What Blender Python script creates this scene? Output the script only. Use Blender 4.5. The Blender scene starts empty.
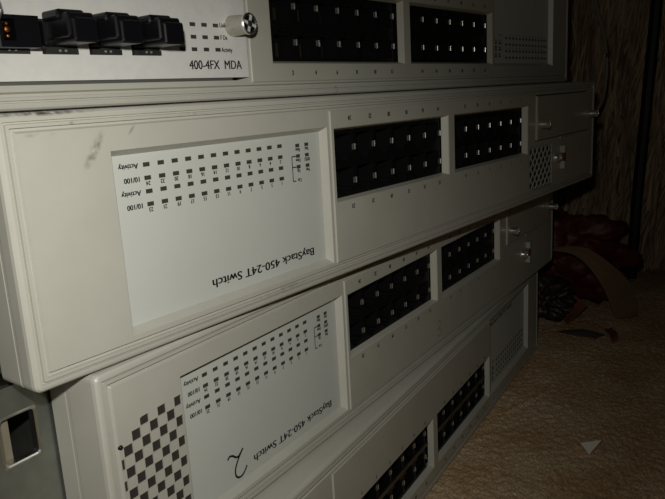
import bpy, bmesh, math, random
from mathutils import Vector, Matrix, noise
import numpy as np

MM = 0.001
FLOOR = 210.6          # camera height above the floor, mm
scene = bpy.context.scene
col = scene.collection
rnd = random.Random(7)

# ------------------------------------------------------------------ camera
R0 = Vector((0.6070657, -0.7927311, -0.0552145))
R1 = Vector((-0.2059293, -0.0898283, -0.9744352))
R2 = Vector((0.7675053, 0.6029165, -0.2177783))
cam_data = bpy.data.cameras.new('camera')
cam_data.sensor_width = 36.0
cam_data.lens = 686.8 / 665 * 36.0
cam_data.clip_start = 0.005
cam_data.clip_end = 20
cam = bpy.data.objects.new('camera', cam_data)
m = Matrix((( R0.x, -R1.x, -R2.x, 0), (R0.y, -R1.y, -R2.y, 0), (R0.z, -R1.z, -R2.z, FLOOR * MM), (0, 0, 0, 1)))
cam.matrix_world = m
col.objects.link(cam)
scene.camera = cam
CAMP = Vector((0, 0, FLOOR * MM))

# ------------------------------------------------------------------ world
world = bpy.data.worlds.new('world')
scene.world = world
world.use_nodes = True
bg = world.node_tree.nodes['Background']
bg.inputs[0].default_value = (1.0, 0.98, 0.76, 1)
bg.inputs[1].default_value = 0.0040

# the little torch held next to the camera lights everything
ld = bpy.data.lights.new('torch', 'SPOT')
ld.energy = 1.12
ld.color = (0.985, 1.0, 0.93)
ld.shadow_soft_size = 0.0035
ld.spot_size = math.radians(69)
ld.spot_blend = 1.0
lo = bpy.data.objects.new('torch', ld)
lo.location = (0.005, 0.011, FLOOR * MM + 0.026)
aim = Vector((0.612, 0.694, -0.370))
lo.rotation_euler = aim.to_track_quat('-Z', 'Y').to_euler()
col.objects.link(lo)
# weak light the same torch spills outside its beam
sd = bpy.data.lights.new('torch_spill', 'POINT')
sd.energy = 0.42
sd.color = (1.0, 0.965, 0.85)
sd.shadow_soft_size = 0.004
so_ = bpy.data.objects.new('torch_spill', sd)
so_.location = lo.location
col.objects.link(so_)

scene.view_settings.view_transform = 'Standard'
scene.view_settings.look = 'None'
scene.view_settings.gamma = 1.0
scene.view_settings.use_curve_mapping = False
scene.view_settings.exposure = 0.0

# ------------------------------------------------------------------ materials
def mat(name, color, rough=0.5, metal=0.0, bump=None, var=None, spec=0.5, alpha_noise=None):
    """color rgb; bump=(scale, strength, distance mm); var=(scale, dark factor)"""
    mt = bpy.data.materials.new(name)
    mt.use_nodes = True
    nt = mt.node_tree
    b = nt.nodes['Principled BSDF']
    b.inputs['Base Color'].default_value = (*color, 1)
    b.inputs['Roughness'].default_value = rough
    b.inputs['Metallic'].default_value = metal
    b.inputs['Specular IOR Level'].default_value = spec
    tc = nt.nodes.new('ShaderNodeTexCoord')
    if bump:
        nz = nt.nodes.new('ShaderNodeTexNoise')
        nz.inputs['Scale'].default_value = bump[0]
        nz.inputs['Detail'].default_value = 3
        nt.links.new(tc.outputs['Object'], nz.inputs['Vector'])
        bp = nt.nodes.new('ShaderNodeBump')
        bp.inputs['Strength'].default_value = bump[1]
        bp.inputs['Distance'].default_value = bump[2] * MM
        nt.links.new(nz.outputs['Fac'], bp.inputs['Height'])
        nt.links.new(bp.outputs['Normal'], b.inputs['Normal'])
    if var:
        nz = nt.nodes.new('ShaderNodeTexNoise')
        nz.inputs['Scale'].default_value = var[0]
        nz.inputs['Detail'].default_value = 5
        nz.inputs['Roughness'].default_value = 0.6
        nt.links.new(tc.outputs['Object'], nz.inputs['Vector'])
        cr = nt.nodes.new('ShaderNodeValToRGB')
        cr.color_ramp.elements[0].position = 0.3
        cr.color_ramp.elements[0].color = (*[c * var[1] for c in color], 1)
        cr.color_ramp.elements[1].position = 0.65
        cr.color_ramp.elements[1].color = (*color, 1)
        nt.links.new(nz.outputs['Fac'], cr.inputs['Fac'])
        nt.links.new(cr.outputs['Color'], b.inputs['Base Color'])
    return mt

def add_smudges(mt, spots):
    """dark rubbed-on dirt marks: (u, v, half length, half width, angle, strength) in device mm"""
    nt = mt.node_tree
    b = nt.nodes['Principled BSDF']
    src = b.inputs['Base Color'].links[0].from_socket
    tc = nt.nodes.new('ShaderNodeTexCoord')
    nz = nt.nodes.new('ShaderNodeTexNoise')
    nz.inputs['Scale'].default_value = 420
    nz.inputs['Detail'].default_value = 4
    nt.links.new(tc.outputs['Object'], nz.inputs['Vector'])
    for (u, v, a, w, ang, st) in spots:
        mp = nt.nodes.new('ShaderNodeMapping')
        mp.vector_type = 'TEXTURE'
        mp.inputs['Location'].default_value = (u * MM, 0, -v * MM)
        mp.inputs['Rotation'].default_value = (0, ang, 0)
        mp.inputs['Scale'].default_value = (a * MM, 1, w * MM)
        nt.links.new(tc.outputs['Object'], mp.inputs['Vector'])
        ln = nt.nodes.new('ShaderNodeVectorMath'); ln.operation = 'LENGTH'
        nt.links.new(mp.outputs['Vector'], ln.inputs[0])
        mr = nt.nodes.new('ShaderNodeMapRange')
        mr.inputs['From Min'].default_value = 1.0
        mr.inputs['From Max'].default_value = 0.2
        mr.inputs['To Max'].default_value = st
        nt.links.new(ln.outputs['Value'], mr.inputs['Value'])
        r2 = nt.nodes.new('ShaderNodeMapRange')
        r2.inputs['From Min'].default_value = 0.38
        r2.inputs['From Max'].default_value = 0.62
        nt.links.new(nz.outputs['Fac'], r2.inputs['Value'])
        mu = nt.nodes.new('ShaderNodeMath'); mu.operation = 'MULTIPLY'
        nt.links.new(mr.outputs['Result'], mu.inputs[0])
        nt.links.new(r2.outputs['Result'], mu.inputs[1])
        mx = nt.nodes.new('ShaderNodeMix'); mx.data_type = 'RGBA'
        nt.links.new(mu.outputs[0], mx.inputs['Factor'])
        nt.links.new(src, mx.inputs['A'])
        mx.inputs['B'].default_value = (0.05, 0.045, 0.035, 1)
        src = mx.outputs['Result']
    nt.links.new(src, b.inputs['Base Color'])

BEZ = (0.50, 0.484, 0.428)
M = {}
M['plastic'] = mat('beige_plastic', BEZ, 0.42, bump=(900, 0.10, 0.15), var=(45, 0.93))
M['plastic_dirty'] = mat('beige_plastic_scuffed', BEZ, 0.42, bump=(900, 0.10, 0.15), var=(45, 0.93))
add_smudges(M['plastic_dirty'], [(25.5, 10.8, 7.0, 1.7, -0.95, 0.75), (38, 6.2, 2.2, 0.5, -0.8, 0.6), (20, 3.2, 0.8, 0.5, 0, 0.8),
    (12, 0.4, 18, 0.9, 0.0, 0.9), (11, 5.6, 5, 0.7, 0.0, 0.4), (60, 3.1, 7, 0.5, 0, 0.35), (95, 66.5, 20, 1.0, 0, 0.3)])
M['panel_plastic'] = mat('port_panel_plastic', (0.485, 0.47, 0.405), 0.45, bump=(900, 0.08, 0.12), var=(30, 0.9))
M['sheet'] = mat('legend_film', (0.585, 0.592, 0.555), 0.5, bump=(1500, 0.10, 0.05), var=(20, 0.95))
M['mda'] = mat('module_face_paint', (0.74, 0.72, 0.70), 0.4, bump=(2500, 0.12, 0.06), var=(300, 0.93))
M['blank'] = mat('blank_plate_paint', (0.45, 0.435, 0.38), 0.45, var=(40, 0.9))
M['ink'] = mat('black_ink', (0.012, 0.012, 0.014), 0.6)
M['marker'] = mat('marker_ink', (0.006, 0.006, 0.006), 0.35)
M['led'] = mat('indicator_window', (0.05, 0.046, 0.038), 0.5)
M['black'] = mat('black_jack_plastic', (0.0045, 0.0045, 0.005), 0.45, spec=0.25, bump=(600, 0.2, 0.2))
M['plug'] = mat('black_plug_rubber', (0.0035, 0.0035, 0.005), 0.4, spec=0.3)
M['bronze'] = mat('dull_contact_springs', (0.05, 0.04, 0.022), 0.5, 0.5)
M['tabgrey'] = mat('dull_shield_metal', (0.20, 0.20, 0.18), 0.5, 0.6)
M['dust'] = mat('dusty_black_plastic', (0.022, 0.021, 0.019), 0.7, var=(500, 0.4))
M['brown'] = mat('brown_divider_strip', (0.09, 0.065, 0.04), 0.7, var=(200, 0.6))
M['chrome'] = mat('polished_nickel', (0.95, 0.95, 0.93), 0.3, 1.0)
M['flange'] = mat('brownish_flange', (0.22, 0.19, 0.14), 0.5)
M['bright'] = mat('bright_slot_metal', (0.8, 0.8, 0.78), 0.5, 0.3)
M['ring'] = mat('ring_ink', (0.25, 0.23, 0.19), 0.7)
M['barrel'] = mat('worn_nickel', (0.60, 0.585, 0.50), 0.45, 0.65, var=(300, 0.8))
M['gold'] = mat('copper_contacts', (0.95, 0.38, 0.12), 0.3, 1.0)
M['steel'] = mat('galvanised_steel', (0.42, 0.44, 0.40), 0.38, 0.85, bump=(45, 0.35, 1.5), var=(24, 0.4))
M['steel_edge'] = mat('bare_steel_edge', (0.75, 0.76, 0.72), 0.3, 1.0)
M['grille'] = M['plastic']
M['dark'] = mat('dark_backing', (0.028, 0.024, 0.018), 0.9, bump=(800, 0.5, 0.5))  # colour stands for shade behind the vent holes; also backs the ear slot
M['rust'] = mat('reddish_lug', (0.16, 0.07, 0.05), 0.5)

# carpet: twisted pile with colour flecks
def carpet_mat():
    mt = mat('carpet_pile', (0.21, 0.135, 0.07), 0.95, spec=0.1)
    nt = mt.node_tree; b = nt.nodes['Principled BSDF']
    tc = nt.nodes.new('ShaderNodeTexCoord')
    n1 = nt.nodes.new('ShaderNodeTexNoise'); n1.inputs['Scale'].default_value = 950; n1.inputs['Detail'].default_value = 2
    n2 = nt.nodes.new('ShaderNodeTexNoise'); n2.inputs['Scale'].default_value = 28; n2.inputs['Detail'].default_value = 3
    nt.links.new(tc.outputs['Object'], n1.inputs['Vector']); nt.links.new(tc.outputs['Object'], n2.inputs['Vector'])
    cr = nt.nodes.new('ShaderNodeValToRGB')
    e = cr.color_ramp.elements
    e[0].position = 0.34; e[0].color = (0.46, 0.335, 0.205, 1)
    e[1].position = 0.66; e[1].color = (0.86, 0.67, 0.46, 1)
    k = e.new(0.5); k.color = (0.64, 0.475, 0.30, 1)
    nt.links.new(n1.outputs['Fac'], cr.inputs['Fac'])
    c2 = nt.nodes.new('ShaderNodeValToRGB')
    c2.color_ramp.elements[0].position = 0.35; c2.color_ramp.elements[0].color = (0.84, 0.72, 0.62, 1)
    c2.color_ramp.elements[1].position = 0.65; c2.color_ramp.elements[1].color = (1, 1, 1, 1)
    nt.links.new(n2.outputs['Fac'], c2.inputs['Fac'])
    mx = nt.nodes.new('ShaderNodeMix'); mx.data_type = 'RGBA'; mx.blend_type = 'MULTIPLY'; mx.inputs['Factor'].default_value = 1
    nt.links.new(cr.outputs['Color'], mx.inputs['A']); nt.links.new(c2.outputs['Color'], mx.inputs['B'])
    nt.links.new(mx.outputs['Result'], b.inputs['Base Color'])
    bp = nt.nodes.new('ShaderNodeBump'); bp.inputs['Strength'].default_value = 0.4; bp.inputs['Distance'].default_value = 0.8 * MM
    nt.links.new(n1.outputs['Fac'], bp.inputs['Height']); nt.links.new(bp.outputs['Normal'], b.inputs['Normal'])
    return mt
M['carpet'] = carpet_mat()

def wood_mat(name, c0, c1, sx):
    mt = mat(name, c1, 0.75, spec=0.3)
    nt = mt.node_tree; b = nt.nodes['Principled BSDF']
    tc = nt.nodes.new('ShaderNodeTexCoord')
    mp = nt.nodes.new('ShaderNodeMapping'); mp.inputs['Scale'].default_value = (sx, sx, sx * 0.13)
    nt.links.new(tc.outputs['Object'], mp.inputs['Vector'])
    n1 = nt.nodes.new('ShaderNodeTexNoise'); n1.inputs['Scale'].default_value = 1; n1.inputs['Detail'].default_value = 5; n1.inputs['Distortion'].default_value = 1.2
    nt.links.new(mp.outputs['Vector'], n1.inputs['Vector'])
    cr = nt.nodes.new('ShaderNodeValToRGB')
    cr.color_ramp.elements[0].position = 0.35; cr.color_ramp.elements[0].color = (*c0, 1)
    cr.color_ramp.elements[1].position = 0.65; cr.color_ramp.elements[1].color = (*c1, 1)
    nt.links.new(n1.outputs['Fac'], cr.inputs['Fac']); nt.links.new(cr.outputs['Color'], b.inputs['Base Color'])
    bp = nt.nodes.new('ShaderNodeBump'); bp.inputs['Strength'].default_value = 0.8; bp.inputs['Distance'].default_value = 2 * MM
    nt.links.new(n1.outputs['Fac'], bp.inputs['Height']); nt.links.new(bp.outputs['Normal'], b.inputs['Normal'])
    return mt
M['wall'] = wood_mat('rough_brown_board', (0.14, 0.09, 0.055), (0.5, 0.33, 0.2), 160)
M['straw'] = wood_mat('brown_straw_fibre', (0.18, 0.12, 0.07), (0.62, 0.46, 0.30), 90)
M['redfilm'] = mat('dark_red_film', (0.10, 0.012, 0.011), 0.5, bump=(70, 0.5, 4))
M['brownfilm'] = mat('dark_brown_film', (0.035, 0.018, 0.012), 0.45, bump=(90, 0.5, 4))
M['cardboard'] = mat('brown_cardboard', (0.25, 0.155, 0.085), 0.85, var=(25, 0.7))
M['orange'] = mat('orange_brown_card', (0.30, 0.10, 0.035), 0.7, var=(60, 0.6))
M['paper'] = mat('white_paper', (0.85, 0.82, 0.74), 0.8)
M['greypaper'] = mat('grey_paper', (0.10, 0.095, 0.085), 0.85, var=(40, 0.6))
M['cable'] = mat('pale_cable_sheath', (0.23, 0.21, 0.17), 0.5)
M['blackcable'] = mat('black_rubber', (0.004, 0.004, 0.005), 0.5)

# ------------------------------------------------------------------ mesh helpers
class MB:
    """collects faces, coordinates in device mm (u right, v down, d into the device)"""
    def __init__(s, world=False):
        s.v = []; s.f = []; s.w = world
    def p(s, u, v, d):
        s.v.append((u * MM, d * MM, -v * MM)); return len(s.v) - 1
    def xyz(s, x, y, z):
        s.v.append((x * MM, y * MM, z * MM)); return len(s.v) - 1
    def quad(s, *pts):
        s.f.append([s.p(*q) for q in pts])
    def box(s, u0, u1, v0, v1, d0, d1):
        a = [s.p(u, v, d) for d in (d0, d1) for v in (v0, v1) for u in (u0, u1)]
        for q in ((0, 1, 3, 2), (4, 6, 7, 5), (0, 4, 5, 1), (2, 3, 7, 6), (0, 2, 6, 4), (1, 5, 7, 3)):
            s.f.append([a[i] for i in q])
    def grid(s, u0, u1, v0, v1, d, holes):
        us = sorted({u0, u1, *[h[0] for h in holes], *[h[1] for h in holes]})
        vs = sorted({v0, v1, *[h[2] for h in holes], *[h[3] for h in holes]})
        us = [x for x in us if u0 <= x <= u1]; vs = [x for x in vs if v0 <= x <= v1]
        for i in range(len(us) - 1):
            for j in range(len(vs) - 1):
                cu, cv = (us[i] + us[i + 1]) / 2, (vs[j] + vs[j + 1]) / 2
                if any(h[0] < cu < h[1] and h[2] < cv < h[3] for h in holes): continue
                s.quad((us[i], vs[j], d), (us[i + 1], vs[j], d), (us[i + 1], vs[j + 1], d), (us[i], vs[j + 1], d))
    def loop(s, u0, u1, v0, v1, d, r=0, n=3):
        pts = []
        if r <= 0:
            pts = [(u0, v0), (u1, v0), (u1, v1), (u0, v1)]
        else:
            for (cu, cv, a0) in ((u0 + r, v0 + r, 180), (u1 - r, v0 + r, 270), (u1 - r, v1 - r, 0), (u0 + r, v1 - r, 90)):
                for k in range(n + 1):
                    a = math.radians(a0 + 90 * k / n)
                    pts.append((cu + r * math.cos(a), cv + r * math.sin(a)))
        return [s.p(u, v, d) for u, v in pts]
    def bridge(s, a, b):
        n = len(a)
        for i in range(n):
            s.f.append([a[i], a[(i + 1) % n], b[(i + 1) % n], b[i]])
    def cyl(s, u, v, prof, n=20, cap0=True, cap1=True):
        """prof: list of (d, radius) along the depth axis"""
        rings = []
        for d, r in prof:
            rings.append([s.p(u + r * math.cos(2 * math.pi * k / n), v + r * math.sin(2 * math.pi * k / n), d) for k in range(n)])
        for a, b in zip(rings, rings[1:]): s.bridge(a, b)
        if cap0: s.f.append(rings[0][:])
        if cap1: s.f.append(rings[-1][::-1])
    def build(s, name, material, parent=None, smooth=False):
        me = bpy.data.meshes.new(name)
        me.from_pydata(s.v, [], s.f)
        bm = bmesh.new(); bm.from_mesh(me)
        bmesh.ops.remove_doubles(bm, verts=bm.verts, dist=1e-6)
        bmesh.ops.recalc_face_normals(bm, faces=bm.faces)
        if smooth:
            for f in bm.faces: f.smooth = True
            for e in bm.edges:
                if len(e.link_faces) == 2 and e.calc_face_angle(0) > math.radians(40): e.smooth = False
        bm.to_mesh(me); bm.free()
        me.materials.append(material)
        o = bpy.data.objects.new(name, me)
        col.objects.link(o)
        if parent is not None: o.parent = parent
        return o

def tube(name, pts, r, material, parent=None, n=8, flat=None):
    """smooth tube through world-mm points; r a number or list"""
    mb = MB(); P = [Vector(p) for p in pts]; rings = []
    for i, p in enumerate(P):
        t = (P[min(i + 1, len(P) - 1)] - P[max(i - 1, 0)]).normalized()
        a = t.cross(Vector((0, 0, 1)));
        if a.length < 0.1: a = t.cross(Vector((0, 1, 0)))
        a.normalize(); b = t.cross(a)
        rr = r[i] if isinstance(r, (list, tuple)) else r
        rings.append([mb.xyz(*(p + a * rr * math.cos(2 * math.pi * k / n) + b * rr * math.sin(2 * math.pi * k / n))) for k in range(n)])
    for q, w in zip(rings, rings[1:]): mb.bridge(q, w)
    mb.f.append(rings[0][:]); mb.f.append(rings[-1][::-1])
    return mb.build(name, material, parent, smooth=True)

def catmull(pts, k=8):
    P = [Vector(p) for p in pts]; out = []
    for i in range(len(P) - 1):
        p0, p1, p2, p3 = P[max(i - 1, 0)], P[i], P[i + 1], P[min(i + 2, len(P) - 1)]
        for j in range(k):
            t = j / k
            out.append(0.5 * ((2 * p1) + (p2 - p0) * t + (2 * p0 - 5 * p1 + 4 * p2 - p3) * t * t + (3 * p1 - p0 - 3 * p2 + p3) * t ** 3))
    out.append(P[-1]); return out

_cache = {}
def glyphs(txt):
    """outline mesh of a text at size 1: verts, faces, width"""
    if txt in _cache: return _cache[txt]
    cu = bpy.data.curves.new('t', 'FONT'); cu.body = txt; cu.size = 1.0; cu.resolution_u = 3
    ob = bpy.data.objects.new('t', cu); col.objects.link(ob)
    dg = bpy.context.evaluated_depsgraph_get(); dg.update()
    me = bpy.data.meshes.new_from_object(ob.evaluated_get(dg))
    vs = [tuple(v.co)[:2] for v in me.vertices]; fs = [list(p.vertices) for p in me.polygons]
    bpy.data.objects.remove(ob); bpy.data.curves.remove(cu); bpy.data.meshes.remove(me)
    xs = [x for x, y in vs]
    _cache[txt] = (vs, fs, min(xs), max(xs)); return _cache[txt]

def write(mb, txt, u_start, v_base, height, d, width=None, u_end=None, fat=0.0):
    """print a text on the device face so that it reads right when the device stands upright
    (towards smaller u, up towards larger v); height = capital height in mm"""
    vs, fs, x0, x1 = glyphs(txt)
    sy = height / 0.70
    if u_end is not None: sx = (u_start - u_end) / (x1 - x0)
    else: sx = sy * (width or 1.0)
    offs = [(0, 0)] if not fat else [(0, 0), (fat, 0), (-fat, 0)]
    for ox, oy in offs:
        base = len(mb.v)
        for x, y in vs: mb.p(u_start - (x - x0) * sx + ox, v_base + y * sy + oy, d - abs(ox) * 0.05)
        for f in fs: mb.f.append([base + i for i in f])

def write_c(mb, txt, uc, v_base, height, d, width=1.0, fat=0.0):
    vs, fs, x0, x1 = glyphs(txt); w = (x1 - x0) * height / 0.70 * width
    write(mb, txt, uc + w / 2, v_base, height, d, width, fat=fat)

def tag(o, label=None, cat=None, group=None, kind=None):
    if label: o['label'] = label
    if cat: o['category'] = cat
    if group: o['group'] = group
    if kind: o['kind'] = kind
    return o

def child_copy(o, parent, loc_uvd):
    c = o.copy(); col.objects.link(c); c.parent = parent
    c.location = (loc_uvd[0] * MM, loc_uvd[2] * MM, -loc_uvd[1] * MM)
    return c

# ------------------------------------------------------------------ structure
def build_floor():
    # dense pile near the switches, coarser farther away; vertices raised in little tufts
    xs = np.concatenate([np.arange(-300, 150, 15), np.arange(150, 720, 1.6), np.arange(720, 1250, 8)])
    ys = np.concatenate([np.arange(-500, -60, 15), np.arange(-60, 320, 1.6), np.arange(320, 900, 12)])
    nx, ny = len(xs), len(ys)
    X, Y = np.meshgrid(xs, ys, indexing='ij')
    rs = np.random.RandomState(3)
    Z = rs.uniform(-0.6, 0.55, X.shape)
    Z = (Z + np.roll(Z, 1, 0) + np.roll(Z, 1, 1) * 0.6) / 1.8 - 0.9
    # a shallow crease in the carpet beside the bottom switch
    t = ((X - 401) * 35 + (Y - 173) * (-9)) / (35 ** 2 + 9 ** 2)
    dist = np.abs((X - 401) * 9 + (Y - 173) * 35) / math.hypot(9, 35)
    Z += 1.6 * np.exp(-(dist / 1.6) ** 2) * ((t > -0.1) & (t < 1.1))
    Z = np.minimum(Z, 1.2)
    co = np.stack([X, Y, Z], -1).reshape(-1, 3) * MM
    i = np.arange(nx - 1)[:, None] * ny + np.arange(ny - 1)[None, :]
    q = np.stack([i, i + ny, i + ny + 1, i + 1], -1).reshape(-1, 4)
    me = bpy.data.meshes.new('floor')
    me.from_pydata(co.tolist(), [], q.tolist()); me.materials.append(M['carpet'])
    o = bpy.data.objects.new('floor', me); col.objects.link(o)
    return tag(o, 'tan brown twisted pile carpet under the stack of switches', kind='structure')
build_floor()

# rough wall behind, its plane faces the camera
WN = Vector((-0.96, -0.28, 0)); WT = Vector((-0.28, 0.96, 0)); W0 = Vector((800, 218, 0))
mb = MB()
c = [W0 + WT * a + Vector((0, 0, z)) for a, z in ((-700, -2), (900, -2), (900, 700), (-700, 700))]
c2 = [p - WN * 20 for p in c]
ia = [mb.xyz(*p) for p in c]; ib = [mb.xyz(*p) for p in c2]
mb.f.append(ia); mb.f.append(ib[::-1]); mb.bridge(ia, ib)
tag(mb.build('wall_back', M['wall']), 'rough dark brown wall behind the straw matting', kind='structure')

# ------------------------------------------------------------------ the switches
W, H = 443.0, 70.0
def S(u, v, d):
    """where the line of sight that meets the face at (u, v) meets depth d (used to read positions off the sunk label)"""
    return u + d * (79.9 + u) / 160.1, v + d * v / 160.1

def rings(mb, prof, r):
    prev = None
    for ins, d in prof:
        L = mb.loop(ins, W - ins, ins, H - ins, d, max(r - ins, 0.35), 4)
        if prev is None: first = L
        else: mb.bridge(prev, L)
        prev = L
    return first, prev

PI_ = 4.9             # inner edge of the border grooves
LAB = (30.4, 124.6, 11.4, 63.6)     # label recess at the face
SHEET_D = 3.0
MODU = (126.2, 328.0, 5.7, 64.1)    # raised port panel
OP = [(127.9, 218.7, 12.1, 40.8), (224.3, 316.6, 12.1, 40.8)]
MDA = (328.9, 431.0, 6.6, 34.2)
GR_L = (5.2, 30.2, 15.8, 62.6)
GR_R = (328.0, 358.0, 37.4, 63.4)
NU = (138.3, 235.7); NP = 14.0

def make_bezel(parent, left_vent, right_vent, material, RD=13.1, BD=21.0):
    mb = MB()
    f, l = rings(mb, [(0, BD), (0, RD + 1.1), (0.12, RD + 0.9), (0.12, RD - .2), (0, RD - 0.6), (0, 1.7), (0.25, 0.7), (0.8, 0.15), (1.5, 0.0), (2.1, 0.0), (2.2, 0.75), (2.6, 0.75), (2.75, 0.0),
                      (3.6, 0.0), (3.7, 1.0), (4.4, 1.0), (PI_, 0.0)], 2.0)
    holes = [LAB, (126.4, 327.8, 5.9, 63.9), MDA]
    if left_vent: holes.append(GR_L)
    if right_vent: holes.append(GR_R)
    mb.grid(PI_, W - PI_, PI_, H - PI_, 0.0, holes)
    # sloped walls down to the label
    a = mb.loop(*LAB, 0.0); b = mb.loop(LAB[0] + 1.2, LAB[1] - 1.3, LAB[2] + 1.7, LAB[3] - 1.7, SHEET_D)
    mb.bridge(a, b)
    a = mb.loop(*MDA, 0.0); b = mb.loop(*MDA, 6.0); mb.bridge(a, b)
    return mb.build('bezel', material, parent)

def clip(poly, region):
    """Sutherland-Hodgman: poly by a convex region, both lists of (u, v)"""
    out = poly
    area = sum(region[i][0] * region[(i + 1) % len(region)][1] - region[(i + 1) % len(region)][0] * region[i][1] for i in range(len(region)))
    sg = 1 if area > 0 else -1
    for i in range(len(region)):
        a, b = region[i], region[(i + 1) % len(region)]
        side = lambda p: sg * ((b[0] - a[0]) * (p[1] - a[1]) - (b[1] - a[1]) * (p[0] - a[0]))
        new = []
        for j in range(len(out)):
            p, q = out[j], out[(j + 1) % len(out)]
            sp, sq = side(p), side(q)
            if sp >= 0: new.append(p)
            if (sp >= 0) != (sq >= 0):
                t = sp / (sp - sq); new.append((p[0] + (q[0] - p[0]) * t, p[1] + (q[1] - p[1]) * t))
        out = new
        if len(out) < 3: return []
    return out

def make_grille(parent, rect, u0, v0, cell, region, diamond=False):
    plate = MB(); plate.box(rect[0], rect[1], rect[2], rect[3], 0.0, 0.5)
    po = plate.build('vent_grille', M['grille'], None)
    cut = MB()
    for i in range(-40, 41):
        for j in range(-40, 41):
            if (i + j) % 2: continue
            cu, cv = u0 + i * cell, v0 + j * cell; h = cell / 2 - 0.03
            if not (rect[0] - 3 < cu < rect[1] + 3 and rect[2] - 3 < cv < rect[3] + 3): continue
            if diamond: g_ = cell * .86; sq = [(cu - g_, cv), (cu, cv - g_), (cu + g_, cv), (cu, cv + g_)]
            else: sq = None
            pg = clip(sq or [(cu - h, cv - h), (cu + h, cv - h), (cu + h, cv + h), (cu - h, cv + h)], region)
            if len(pg) < 3: continue
            ar = abs(sum(pg[k][0] * pg[(k + 1) % len(pg)][1] - pg[(k + 1) % len(pg)][0] * pg[k][1] for k in range(len(pg)))) / 2
            if ar < 1.2: continue
            a = [cut.p(x, y, -1) for x, y in pg]; b = [cut.p(x, y, 3) for x, y in pg]
            cut.f.append(a); cut.f.append(b[::-1]); cut.bridge(a, b)
    co = cut.build('cutter', M['grille'], None)
    md = po.modifiers.new('b', 'BOOLEAN'); md.operation = 'DIFFERENCE'; md.object = co; md.solver = 'EXACT'
    dg = bpy.context.evaluated_depsgraph_get(); dg.update()
    me = bpy.data.meshes.new_from_object(po.evaluated_get(dg))
    po.modifiers.clear(); po.data = me
    bpy.data.objects.remove(co)
    po.parent = parent
    fb = MB(); fb.box(rect[0] + 0.3, rect[1] - 0.3, rect[2] + 0.3, rect[3] - 0.3, 0.62, 2.0)
    fb.build('vent_dark_backing', M['dark'], po)  # added dark sheet, gives the holes the shade of the interior
    return po

def make_label(parent, kind):
    d = SHEET_D
    mb = MB(); mb.box(LAB[0] + 0.9, LAB[1] - 1.0, LAB[2] + 1.3, LAB[3] - 1.3, d - 0.02, d + 0.8)
    sheet = mb.build('label_plate', M['sheet'], parent)
    ink = MB(); dd = d - 0.06
    L0 = S(41.4, 16.1, d)[0]; LP = (S(97.6, 16.1, d)[0] - L0) / 11
    rows = [S(0, v, d)[1] for v in (16.1, 19.85, 23.65, 27.3)]
    led = MB(); led.box(-1.15, 1.15, -0.62, 0.62, -0.10, 0.1)
    first = led.build('indicator', M['led'], sheet); first.location = (L0 * MM, d * MM, -rows[0] * MM)
    for j, v in enumerate(rows):
        for i in range(12):
            if i or j: child_copy(first, sheet, (L0 + i * LP, v, d))
    for i in range(12):
        write_c(ink, str(24 - 2 * i), L0 + i * LP, rows[1] + 1.0, 1.25, dd, 0.85, 0.08)
        write_c(ink, str(23 - 2 * i), L0 + i * LP, rows[3] + 1.0, 1.3, dd, 0.8, 0.08)
    uL = L0 - 2.9
    for v, t, w in ((rows[0], 'Activity', 6.6), (rows[1], '10/100', 5.2), (rows[2], 'Activity', 6.6), (rows[3], '10/100', 5.2)):
        write(ink, t, uL, v - 0.6, 1.5, dd, u_end=uL - w, fat=0.09)
    # status group
    su = [S(u, 0, d)[0] for u in (107.0, 112.0)]; sv = [S(0, v, d)[1] for v in (16.7, 20.4, 24.2)]
    s1 = MB(); s1.box(-1.05, 1.05, -0.62, 0.62, -0.10, 0.1)
    f2 = s1.build('indicator', M['led'], sheet); f2.location = (su[0] * MM, d * MM, -sv[0] * MM)
    for a in range(2):
        for b in range(3):
            if a or b: child_copy(f2, sheet, (su[a], sv[b], d))
    for a, names in ((0, ('Base', 'Dwn', 'Up')), (1, ('Stat', 'RPSU', 'Pwr'))):
        for b in range(3):
            write_c(ink, names[b], su[a], sv[b] + 0.95, 1.3, dd, 0.7, 0.09)
    write_c(ink, 'Cas', su[0] + 0.2, sv[2] + 4.3, 1.3, dd, 0.75, 0.09)
    bu = su[0] - 3.4
    v0, v1, v2 = sv[1], sv[2], sv[2] + 5.0
    for r in ((bu - .2, bu + .2, v0, v2), (bu, su[0] - 1.2, v0 - .2, v0 + .2), (bu, su[0] - 1.2, v1 - .2, v1 + .2), (bu, su[0] - 1.8, v2 - .2, v2 + .2)):
        ink.quad((r[0], r[2], dd), (r[1], r[2], dd), (r[1], r[3], dd), (r[0], r[3], dd))
    a, b = S(112.5, 0, d)[0], S(61.7, 0, d)[0]
    vb = S(0, 54.9, d)[1]
    ink.build('printed_legend', M['ink'], sheet)
    ink = MB(); write(ink, 'BayStack 450-24T Switch', a, vb, 2.9, dd, u_end=b, fat=0.15)
    ink.build('printed_model_name', M['ink'], sheet)
    return sheet

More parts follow.
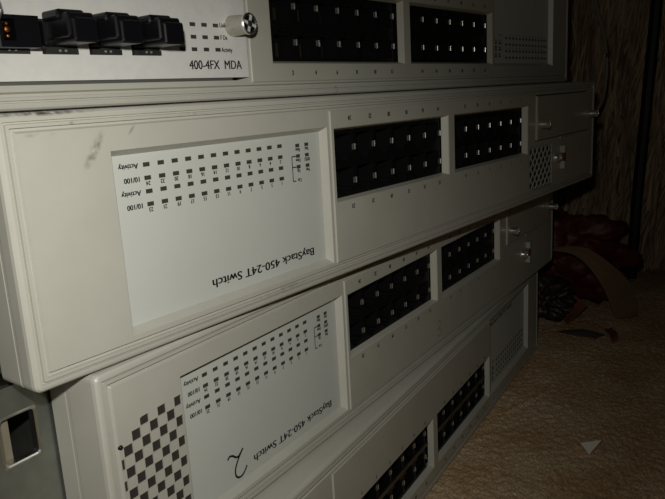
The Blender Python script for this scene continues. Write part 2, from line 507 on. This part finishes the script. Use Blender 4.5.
def make_port_panel(parent, notch=False):
    mb = MB()
    o, i_ = MODU, 0.4
    def outline(i, d):
        if not notch: return mb.loop(o[0] + i, o[1] - i, o[2] + i, o[3] - i, d)
        return [mb.p(u, v, d) for u, v in ((o[0] + i, o[2] + i), (o[1] - i, o[2] + i), (o[1] - i, 37.4 - i), (319.8 - i, 37.4 - i), (319.8 - i, o[3] - i), (o[0] + i, o[3] - i))]
    a = outline(0, 0.05); b = outline(0, -0.35); c = outline(.3, -0.6)
    mb.bridge(a, b); mb.bridge(b, c)
    mb.grid(o[0] + .3, o[1] - .3, o[2] + .3, o[3] - .3, -0.6, OP + ([(319.5, o[1] - .3, 37.1, o[3] - .3)] if notch else []))
    for q in OP:
        a = mb.loop(*q, -0.6); a2 = mb.loop(q[0] + .35, q[1] - .35, q[2] + .35, q[3] - .35, -0.3)
        b = mb.loop(q[0] + .8, q[1] - 1.9, q[2] + 1.2, q[3] - 1.2, 2.6)
        mb.bridge(a, a2); mb.bridge(a2, b)
    p = mb.build('port_panel', M['panel_plastic'], parent)
    dd = -0.68
    for g in range(2):
        for first, v in ((24, 8.0), (23, 42.4)):
            t = MB()
            for k in range(6): write_c(t, str(first - 12 * g - 2 * k), NU[g] + NP * k, v, 1.75, dd, 0.8, 0.14)
            t.build('port_numbers', M['ink'], p)
    return p

def make_ports(parent, side, strip=False):
    """24 jacks; side +1: tab on the larger-u side (seen when the device lies upside down)"""
    mb = MB(); hw = 6.98; hh = 6.65
    out = (-hw, hw, -hh, hh)
    holes = [(-5.8, 5.8, -4.6, 3.4), (-3.1, 3.1, 3.4, 4.9), (-1.8, 1.8, 4.9, 5.9)]
    mb.grid(*out, 2.7, holes)
    a = mb.loop(*out, 2.7); b = mb.loop(*out, 13.0); mb.bridge(a, b)
    prof = [(-5.8, -4.6), (5.8, -4.6), (5.8, 3.4), (3.1, 3.4), (3.1, 4.9), (1.8, 4.9), (1.8, 5.9), (-1.8, 5.9), (-1.8, 4.9), (-3.1, 4.9), (-3.1, 3.4), (-5.8, 3.4)]
    A = [mb.p(x, y, 2.7) for x, y in prof]; B = [mb.p(x, y, 12.0) for x, y in prof]
    mb.bridge(A, B); mb.f.append(B)
    base = mb.build('network_port', M['black'], parent)
    cm = MB(); n = 8; r = 0.42
    for z0, z1 in ((-1.15, 1.15),):
        ra = [cm.p(side * 6.9 + r * math.cos(2 * math.pi * k / n), z0, 2.35 + r * math.sin(2 * math.pi * k / n)) for k in range(n)]
        rb = [cm.p(side * 6.9 + r * math.cos(2 * math.pi * k / n), z1, 2.35 + r * math.sin(2 * math.pi * k / n)) for k in range(n)]
        cm.bridge(ra, rb); cm.f.append(ra[::-1]); cm.f.append(rb)
    tabo = cm.build('shield_tab', M['chrome'], base, smooth=True)
    tabo.location = (0, 0, -0.8 * MM)
    fm = MB()
    for k in range(8):
        x = -3.6 + k * 1.02
        fm.box(x - .18, x + .18, -4.2, 1.0, 9.5, 9.9)
    gm = MB(); x0, x1 = (5.3, 6.6) if side > 0 else (-6.6, -5.3)
    gm.box(x0, x1, -1.1, 1.1, 2.2, 2.7)
    gb = gm.build('shield_spring', M['tabgrey'], base)
    gb.location = (0, 0, -0.8 * MM)
    con = fm.build('contact_springs', M['bronze'], base)
    base.location = (NU[0] * MM, 0, -19.6 * MM)
    for g in range(2):
        for k in range(6):
            for v, fl in ((19.6, 0), (32.9, 1)):
                if g == 0 and k == 0 and v == 19.6: continue
                c = child_copy(base, parent, (NU[g] + NP * k, v, 0))
                c2 = child_copy(tabo, c, (0, 0.8, 0)); c3 = child_copy(con, c, (0, 0, 0)); c4 = child_copy(gb, c, (0, 0.8, 0))
    # dusty strip between the two rows, one per opening
    for q in (OP if strip else []):
        s = MB(); s.box(q[0] + 1.2, q[1] - 1.4, 25.5, 27.2, 2.2, 2.68)
        s.build('divider_strip', M['brown'], parent)

def screw(parent, u, v, t, r=2.5, metal='barrel'):
    """thumb screw standing t mm out of the plate: knurled barrel and cross-slotted end"""
    mb = MB()
    mb.cyl(u, v, [(0.5, r * .92), (-0.2, r * .92), (-0.5, r), (-t * .55, r * .94), (-t * .7, r * .9), (-t + .9, r * .95), (-t + .4, r * .95)], 28, cap1=True)
    b = mb.build('thumb_screw', M[metal], parent, smooth=True)
    hd = MB(); R = r * 1.02
    hd.cyl(u, v, [(-t + .6, R * .9), (-t + .3, R), (-t - .3, R), (-t - .6, R * .9), (-t - .55, R * .8), (-t - .1, R * .76)], 28, cap0=False, cap1=False)
    hd.cyl(u, v, [(-t - .1, R * .34), (-t - .5, R * .3), (-t - .6, R * .2)], 16, cap0=False)
    cb = MB()
    for a in range(2):
        an = a * math.pi / 2 + 0.3; du, dv = math.cos(an), math.sin(an); pu, pv = -dv, du
        pts = [(u + du * R * .78 * e + pu * R * .13 * g, v + dv * R * .78 * e + pv * R * .13 * g) for e, g in ((-1, -1), (-1, 1), (1, 1), (1, -1))]
        A = [cb.p(x, y, -t - .45) for x, y in pts]; Bq = [cb.p(x, y, -t) for x, y in pts]
        cb.f.append(A); cb.bridge(A, Bq)
    cb.build('screw_cross', M['bright'], b)
    h = hd.build('screw_head', M['chrome'], b, smooth=True)
    cr = MB(); cr.cyl(u, v, [(-t + .1, R * .78), (-t - .18, R * .78)], 28)
    cr.build('cross_recess', M['black'], b)
    return b

def make_blank(parent):
    mb = MB(); q = (MDA[0] + .5, MDA[1] - .5, MDA[2] + .6, MDA[3] - .7)
    a = mb.loop(*q, 1.2); b = mb.loop(*q, -0.9); c = mb.loop(q[0] + .3, q[1] - .3, q[2] + .3, q[3] - .3, -1.2)
    mb.bridge(a, b); mb.bridge(b, c); mb.f.append(c); mb.f.append(a[::-1])
    # folded lip at the lower edge
    mb.box(372, 400, 34.6, 35.6, -0.6, 0.1)
    p = mb.build('blank_plate', M['blank'], parent)
    screw(p, 332.8, 24.0, 6.8, 2.6, 'chrome'); screw(p, 424.0, 22.4, 7.5, 2.5, 'chrome')
    return p

def make_latch(parent):
    """small bracket with a screw below the expansion bay"""
    mb = MB(); mb.box(373.0, 376.0, 40.5, 45.0, -3.0, 0.3); mb.box(373.0, 376.0, 50.5, 55.5, -3.0, 0.3)
    b = mb.build('latch_bracket', M['blank'], parent)
    s = MB(); s.box(372.4, 376.6, 45.0, 50.5, -2.4, -0.05); s.build('latch_pivot', M['rust'], b)
    screw(b, 363.5, 47.3, 2.8, 2.9, 'chrome')
    return b

def make_mda(parent):
    q = (MDA[0] + .6, MDA[1] - .6, MDA[2] + 1.0, MDA[3] + 4.0)
    P = [378.4, 392.8, 407.1, 421.3]       # larger-u edge of each socket; a socket is 10.8 wide
    holes = [(p - 10.8, p, 14.5, 23.6) for p in P]
    mb = MB()
    mb.grid(*q, -0.4, holes)
    a = mb.loop(*q, 1.2); b = mb.loop(*q, -0.4); mb.bridge(a, b)
    for h in holes:
        a = mb.loop(*h, -0.4); b = mb.loop(*h, 9); mb.bridge(a, b)
    pl = mb.build('fibre_module', M['mda'], parent)
    lg = MB(); lg.box(MDA[0] + 7.8, MDA[1] - .6, MDA[2] + .05, MDA[2] + 1.0, 0.6, 1.4); lg.build('bay_ledge', M['tabgrey'], pl)
    for i, h in enumerate(holes):
        s = MB()
        r = (h[0] + .05, h[1] - .05, h[2] + .05, h[3] - .05)
        s.grid(*r, 0.1, [(h[0] + 1.0, h[1] - 1.0, h[2] + 2.2, h[3] - 1.0)])
        a = s.loop(h[0] + 1.0, h[1] - 1.0, h[2] + 2.2, h[3] - 1.0, 0.1); b = s.loop(h[0] + 1.2, h[1] - 1.2, h[2] + 2.4, h[3] - 1.2, 8); s.bridge(a, b); s.f.append(b)
        s.box(h[0] + .6, h[1] - .6, h[2] + .1, h[2] + 1.5, -1.4, 0.1)
        so = s.build('fibre_socket', M['dust'], pl)
        k = MB()
        for e in (0.42, 0.58):
            k.cyl(h[0] + 10.8 * e, h[2] + .9, [(-1.35, .35), (-1.7, .3)], 10)
        k.build('guide_pins', M['barrel'], so)
        g = MB()
        if i < 3:
            # dust plug: body standing far out, latch ridge on its upper side
            t = (14.0, 13.6, 13.2)[i]
            def rb(u0, u1, v0, v1, d0, d1, r=.7):
                A = g.loop(u0, u1, v0, v1, d1, r, 3); B = g.loop(u0, u1, v0, v1, d0 + .5, r, 3); C = g.loop(u0 + .4, u1 - .4, v0 + .4, v1 - .4, d0, r, 3)
                g.bridge(A, B); g.bridge(B, C); g.f.append(C); g.f.append(A[::-1])
            rb(h[0] + 1.5, h[1] - 2.1, 16.7, 22.9, -t, 1.5)
            rb(h[0] + 1.3, h[1] - 1.5, 18.0, 24.3, -t + 1.6, 1.0)
            rb(h[0] + 1.9, h[1] - .6, 22.6, 25.3, -t + 4.6, -1.5, .9)
            rb(h[0] + .3, h[1] - .3, 16.6, 23.2, -2.2, 1.0)
            g.build('dust_plug', M['plug'], pl, smooth=False)
        else:
            def rb2(u0, u1, v0, v1, d0, d1):
                hh = [(h[0] + 6.6, h[1] - .9, 17.2, 22.4)]
                A = g.loop(u0, u1, v0, v1, d1, 0); B = g.loop(u0, u1, v0, v1, d0, 0); g.bridge(A, B)
                g.grid(u0, u1, v0, v1, d0, hh)
                a = g.loop(*hh[0], d0); b = g.loop(*hh[0], d0 + 5); g.bridge(a, b); g.f.append(b)
            rb2(h[0] + .1, h[1] - .1, 15.6, 23.4, -6.5, 1.0)
            ro = g.build('open_receptacle', M['plug'], pl)
            w = MB()
            for a_ in range(3):
                w.cyl(h[0] + 8.4, (18.3, 19.9, 21.3)[a_], [(-6.4, .2), (-6.2, (.45, .75, .4)[a_]), (-3, (.45, .75, .4)[a_])], 10)
            w.build('copper_ferrule', M['gold'], ro, smooth=True)
    led = MB(); led.box(-1.15, 1.15, -0.6, 0.6, -0.1, 0.1)
    f = led.build('indicator', M['led'], pl)
    spots = [(u, v) for v in (24.5, 20.6) for u in (353.7, 348.7, 343.6)] + [(u, 16.7) for u in (358.8, 353.8, 348.6, 343.4)]
    f.location = (spots[0][0] * MM, -0.4 * MM, -spots[0][1] * MM)
    for u, v in spots[1:]: child_copy(f, pl, (u, v, -0.4))
    ink = MB()
    write(ink, 'Link', 341.7, 24.0, 1.5, -0.47, u_end=338.9, fat=.07)
    write(ink, 'F Dx', 341.7, 20.0, 1.5, -0.47, u_end=338.6, fat=.07)
    write(ink, 'Activity', 341.8, 16.0, 1.5, -0.47, u_end=336.7, fat=.07)
    write(ink, '400-4FX  MDA', 356.6, 10.4, 2.9, -0.47, u_end=332.8, fat=.10)
    ink.build('printed_text', M['ink'], pl)
    screw(pl, 335.9, 24.6, 8.6, 3.5); screw(pl, 424.0, 24.6, 8.0, 3.5)
    return pl

def make_switch(label, x, y, z, yaw, upright, fibre=False, left_vent=False, right_vent=False, dirty=False, latch=True):
    root = bpy.data.objects.new('network_switch', None); col.objects.link(root)
    root.empty_display_size = 0.05
    ca, sa = math.cos(yaw), math.sin(yaw)
    if upright:
        root.location = ((x + ca * W) * MM, (y + sa * W) * MM, (z - H + FLOOR) * MM)
        root.rotation_euler = (0, math.pi, yaw)
    else:
        root.location = (x * MM, y * MM, (z + FLOOR) * MM)
        root.rotation_euler = (0, 0, yaw)
    tag(root, label, 'network switch', 'stacked network switches')
    make_bezel(root, left_vent, right_vent, M['plastic_dirty'] if dirty else M['plastic'], *((6.0, 16.5) if dirty else (13.1, 21.0)))
    ch = MB(); ch.box(2.2, W - 2.2, 0.8, H - 0.8, 15, 330); ch.build('chassis', M['steel'], root)
    make_label(root, 0)
    make_port_panel(root, right_vent)
    make_ports(root, -1 if upright else 1, upright and not fibre)
    if left_vent:
        reg = [(4.2, 27), (5.6, 23.2), (9.5, 19.6), (14, 17.5), (22, 17.2), (30.0, 17.0), (30.0, 61.5), (14, 60), (5.2, 52)]
        g = make_grille(root, GR_L, 18.4, 22.0, 3.42, reg)
    if right_vent:
        q = (319.9, 358.0, 37.5, 63.8)
        make_grille(root, q, 323.0, 40.0, 3.42, [(q[0] + .3, q[2] + .6), (q[1] - .5, q[2] + .6), (q[1] - .5, q[3] - .8), (q[0] + .3, q[3] - .8)], True)
    if fibre: make_mda(root)
    else: make_blank(root)
    if latch: make_latch(root)
    return root

swA = make_switch('upright beige switch topmost in the stack, with black dust plugs and a silver thumb screw',
                  68.4, 176.6, 70.6, -0.0006, True, fibre=True, latch=False)
swB = make_switch('upside-down beige switch second from the top, with a dark scuff beside its label',
                  79.9, 160.1, 0.3, 0.0, False, right_vent=True, dirty=True)
swC = make_switch('upside-down beige switch third from the top, with checkered vent and handwritten 2',
                  95.57, 158.9, -70.25, 0.0809, False, left_vent=True)
swD = make_switch('upright beige network switch at the bottom of the stack, standing on the brown carpet',
                  77.0, 142.3, -140.65, 0.1273, True, latch=False)

# handwritten 2 on the label of the third switch (felt pen strokes)
def stroke(mb, pts, w, d):
    P = catmull([(p[0], p[1], 0) for p in pts], 6); L = []; R_ = []
    for i, p in enumerate(P):
        t = (P[min(i + 1, len(P) - 1)] - P[max(i - 1, 0)]).normalized(); n = Vector((-t.y, t.x, 0)) * w / 2
        L.append(mb.p(p.x + n.x, p.y + n.y, d)); R_.append(mb.p(p.x - n.x, p.y - n.y, d))
    for i in range(len(P) - 1): mb.f.append([L[i], L[i + 1], R_[i + 1], R_[i]])
hw = MB()
stroke(hw, [(50.5, 51.0), (51.6, 50.2), (53.2, 50.6), (54.8, 51.9), (56.2, 52.1), (57.6, 51.2), (58.8, 50.2)], 0.75, SHEET_D - .08)
stroke(hw, [(58.8, 50.2), (57.0, 51.9), (55.3, 53.9), (54.0, 56.3), (54.0, 58.6), (55.3, 60.0), (57.2, 60.1), (59.0, 59.0), (60.1, 57.6)], 0.75, SHEET_D - .10)
lab = [c for c in swC.children if c.name.startswith('label_plate')][0]
tag(hw.build('handwritten_number', M['marker'], lab), 'black felt-pen 2')

# faint pencilled mark low on the port panel of the third switch
pp = [c for c in swC.children if c.name.startswith('port_panel')][0]
pm = MB()
stroke(pm, [(216.5, 53.2), (218.8, 52.2), (221.2, 53.2), (220.6, 55.4), (218.4, 55.8)], 0.45, -.69)
stroke(pm, [(216.8, 57.0), (219.2, 56.8), (221.8, 58.2), (220.4, 60.6), (217.6, 60.4), (216.6, 58.8)], 0.45, -.69)
pm.build('pencil_mark', mat('faint_pencil', (0.24, 0.21, 0.17), 0.7), pp)
# moulded ring on the border of the top switch
ba = [c for c in swA.children if c.name.startswith('bezel')][0]
rg = MB()
stroke(rg, [(W - 164.7 + 1.1 * math.cos(a), 2.0 + 1.1 * math.sin(a)) for a in np.linspace(0, 5.2, 9)], 0.3, -.03)
rg.build('scratched_ring', M['ring'], ba)

# dab of dark glue on the third switch's vent
gl = MB()
gl.cyl(5.4, 23.2, [(0.2, .8), (-0.4, .65), (-0.7, 0.25)], 12)
gv = [c for c in swC.children if c.name.startswith('vent_grille')][0]
gl.build('glue_drop', M['plug'], gv, smooth=True)

# mounting ear of the third switch: folded plate facing forward with a rectangular slot
def make_ear(parent):
    mb = MB(); d = 22.0
    q = (-46.0, 1.6, 2.2, 67.5); h = (-15.8, -5.0, 10.6, 24.8)
    mb.grid(*q, d, [h]); mb.grid(*q, d + 2.0, [h])
    a = mb.loop(*q, d); b = mb.loop(*q, d + 2.0); mb.bridge(a, b)
    ear = mb.build('mounting_ear', M['steel'], parent)
    r = MB()
    o = (h[0] - .5, h[1] + .5, h[2] - .5, h[3] + .5)
    A = r.loop(*o, d - .02, 1.0, 3); B = r.loop(h[0], h[1], h[2], h[3], d - .3, 1.0, 3)
    C_ = r.loop(h[0] + .4, h[1] - .4, h[2] + .4, h[3] - .4, d, 1.0, 3); D_ = r.loop(h[0] + .4, h[1] - .4, h[2] + .4, h[3] - .4, d + 2.5, 1.0, 3)
    r.bridge(A, B); r.bridge(B, C_); r.bridge(C_, D_)
    r.build('slot_rim', M['steel_edge'], ear, smooth=True)
    g = MB(); g.box(-14.6, -11.6, 8.0, 28, d + 3.0, d + 4.5); g.build('slot_flange', M['flange'], ear)
    k = MB(); k.box(-30, 2.0, 4, 66, d + 30, d + 32); k.build('ear_dark_sheet', M['dark'], ear)  # plain dark sheet standing behind the slot
make_ear(swC)

# ------------------------------------------------------------------ far things
# straw / reed matting in front of the wall
def make_straw():
    mb = MB(); r_ = random.Random(11)
    for i in range(2600):
        a = r_.uniform(-230, 330); z = r_.uniform(-60, 430); L = r_.uniform(90, 230)
        off = r_.uniform(4, 26); rad = r_.uniform(0.7, 1.7)
        lean = r_.gauss(-0.16, 0.16); ph = r_.uniform(0, 6.3); amp = r_.uniform(1, 7)
        k = 8; rings_ = []
        for j in range(k + 1):
            t = j / k; zz = z + L * t
            if zz < 2: zz = 2 + 0.2 * j
            aa = a + lean * L * t + amp * math.sin(ph + 3.2 * t)
            p = W0 + WT * aa + WN * (off + 3 * math.sin(ph * 2 + 4 * t)); rr = rad * (1 - .7 * t)
            rings_.append([mb.xyz(p.x + WT.x * rr * math.cos(q) + WN.x * rr * math.sin(q), p.y + WT.y * rr * math.cos(q) + WN.y * rr * math.sin(q), zz) for q in (0.5, 2.6, 4.7)])
        for q, w in zip(rings_, rings_[1:]): mb.bridge(q, w)
    me = bpy.data.meshes.new('straw_matting'); me.from_pydata(mb.v, [], mb.f); me.materials.append(M['straw'])
    o = bpy.data.objects.new('straw_matting', me); col.objects.link(o)
    tag(o, 'shaggy brown straw-like matting hanging in front of the back wall', 'matting', kind='stuff')
make_straw()

# cables
tag(tube('pale_cable', catmull([(636, 214, 430), (646, 204, 330), (649, 201, 282), (650.5, 192, 246), (651.5, 190, 216), (650, 195, 188), (640, 215, 168), (600, 260, 158), (560, 330, 150), (540, 420, 90), (530, 470, 3)], 8), 1.5, M['cable']),
    'thin pale cable hanging down behind the right end of the stack', 'cable')
tag(tube('black_cable', catmull([(758, 180, 480), (758, 171, 380), (758, 175, 292), (758, 178, 236), (757, 181, 175), (756, 185, 100), (755, 187, 40), (755, 188, 3)], 8), 5.5, M['blackcable']),
    'thick black cable hanging in front of the straw matting at the right edge', 'cable')

# crumpled rubbish behind the stack
def crumple(name, loc, size, seed, amp, material, rot=(0, 0, 0), flat_bottom=True, sub=5, freq=2.6, parent=None):
    bm = bmesh.new(); bmesh.ops.create_icosphere(bm, subdivisions=sub, radius=1.0)
    off = Vector((seed * 3.1, seed * 1.7, seed * 5.3))
    for v in bm.verts:
        n = noise.noise(v.co * freq + off); n2 = abs(noise.noise(v.co * freq * 2.3 + off))
        v.co *= 1 + amp * n - amp * .9 * n2
        v.co = Vector((v.co.x * size[0], v.co.y * size[1], v.co.z * size[2])) * MM
    Rm = Matrix.Rotation(rot[2], 4, 'Z') @ Matrix.Rotation(rot[1], 4, 'Y') @ Matrix.Rotation(rot[0], 4, 'X')
    bm.transform(Rm)
    if flat_bottom:
        lo_ = -loc[2] * MM + 0.0012
        for v in bm.verts: v.co.z = max(v.co.z, lo_)
    me = bpy.data.meshes.new(name); bm.to_mesh(me); bm.free(); me.materials.append(material)
    for p_ in me.polygons: p_.use_smooth = True
    o = bpy.data.objects.new(name, me); col.objects.link(o); o.location = Vector(loc) * MM
    if parent: o.parent = parent
    return o

tag(crumple('crumpled_bag', (652, 238, 46), (34, 72, 47), 2, .42, M['redfilm'], (0, 0, .25)), 'crumpled dark red plastic bag heaped behind the right end of the stack', 'bag')
tag(crumple('torn_wrapper', (588, 226, 20), (17, 30, 19), 5, .6, M['brownfilm'], (0, 0, .3)), 'dark brown crumpled wrapper lying in front of the red bag', 'wrapper')
tag(crumple('red_wrapper', (574, 232, 9), (9, 14, 8), 8, .5, M['redfilm'], (0, 0, .5)), 'small glossy dark red wrapper beside the bottom switch', 'wrapper')

def slab(name, pts, thick, material, label, cat):
    """bent sheet: list of (left point, right point) pairs, given thickness"""
    mb = MB(); A = []; B = []
    L = catmull([p[0] for p in pts], 5); R_ = catmull([p[1] for p in pts], 5)
    top = []; bot = []
    for i, (a, b) in enumerate(zip(L, R_)):
        t = (L[min(i + 1, len(L) - 1)] - L[max(i - 1, 0)]).normalized(); n = t.cross((b - a).normalized()).normalized() * thick / 2
        mid = (a + b) / 2 + n * 1.5
        top.append([mb.xyz(*(q + n)) for q in (a, mid, b)]); bot.append([mb.xyz(*(q - n)) for q in (a, mid, b)])
    for i in range(len(L) - 1):
        for k in range(2):
            mb.f.append([top[i][k], top[i][k + 1], top[i + 1][k + 1], top[i + 1][k]])
            mb.f.append([bot[i][k], bot[i + 1][k], bot[i + 1][k + 1], bot[i][k + 1]])
        mb.f.append([top[i][0], top[i + 1][0], bot[i + 1][0], bot[i][0]]); mb.f.append([top[i][2], bot[i][2], bot[i + 1][2], top[i + 1][2]])
    for e in (0, -1):
        for k in range(2): mb.f.append([top[e][k], bot[e][k], bot[e][k + 1], top[e][k + 1]])
    return tag(mb.build(name, material), label, cat)
slab('cardboard_strip', [((600, 222, 62), (600, 214, 66)), ((597, 200, 62), (601, 192, 68)), ((596, 184, 52), (606, 174, 58)), ((606, 172, 28), (620, 156, 36)), ((612, 166, 6), (626, 150, 12)), ((615, 164, 2), (630, 150, 3))],
     1.6, M['cardboard'], 'brown cardboard strip bent down over the red bag to the carpet', 'cardboard')
slab('orange_card', [((592, 206, 3), (580, 196, 2.5)), ((598, 202, 14), (588, 188, 12)), ((604, 198, 22), (594, 184, 18))],
     1.2, M['orange'], 'small orange-brown piece of card leaning by the brown wrapper', 'card')
slab('grey_paper', [((556, 196, 2.5), (566, 188, 2.5)), ((552, 180, 4), (562, 174, 6)), ((556, 164, 2.5), (566, 160, 3))],
     0.6, M['greypaper'], 'grey paper scrap lying flat on the carpet before the wrappers', 'paper')
slab('kindling_stick', [((556, 152, 2.5), (560, 148, 2.5)), ((566, 156, 4), (570, 151, 4)), ((580, 164, 3), (584, 160, 3))],
     1.8, M['orange'], 'thin orange-brown splinter lying on the carpet beside the cardboard strip', 'splinter')

# small white folded paper scrap on the carpet
def paper_scrap():
    mb = MB()
    c = [(366.2, 114.9, 8.6), (369.1, 110.8, 1.0), (375.8, 106.0, 8.6)]
    back = [(376, 115.5, 1.0), (383, 109.2, 1.0)]
    f = [mb.xyz(*q) for q in c]; k = [mb.xyz(*q) for q in back]
    mb.f += [[f[0], f[1], f[2]], [f[0], f[2], k[1], k[0]], [f[0], k[0], f[1]], [f[2], f[1], k[1]], [f[1], k[0], k[1]]]
    tag(mb.build('paper_scrap', M['paper']), 'small white folded paper triangle lying alone on the carpet', 'paper')
paper_scrap()
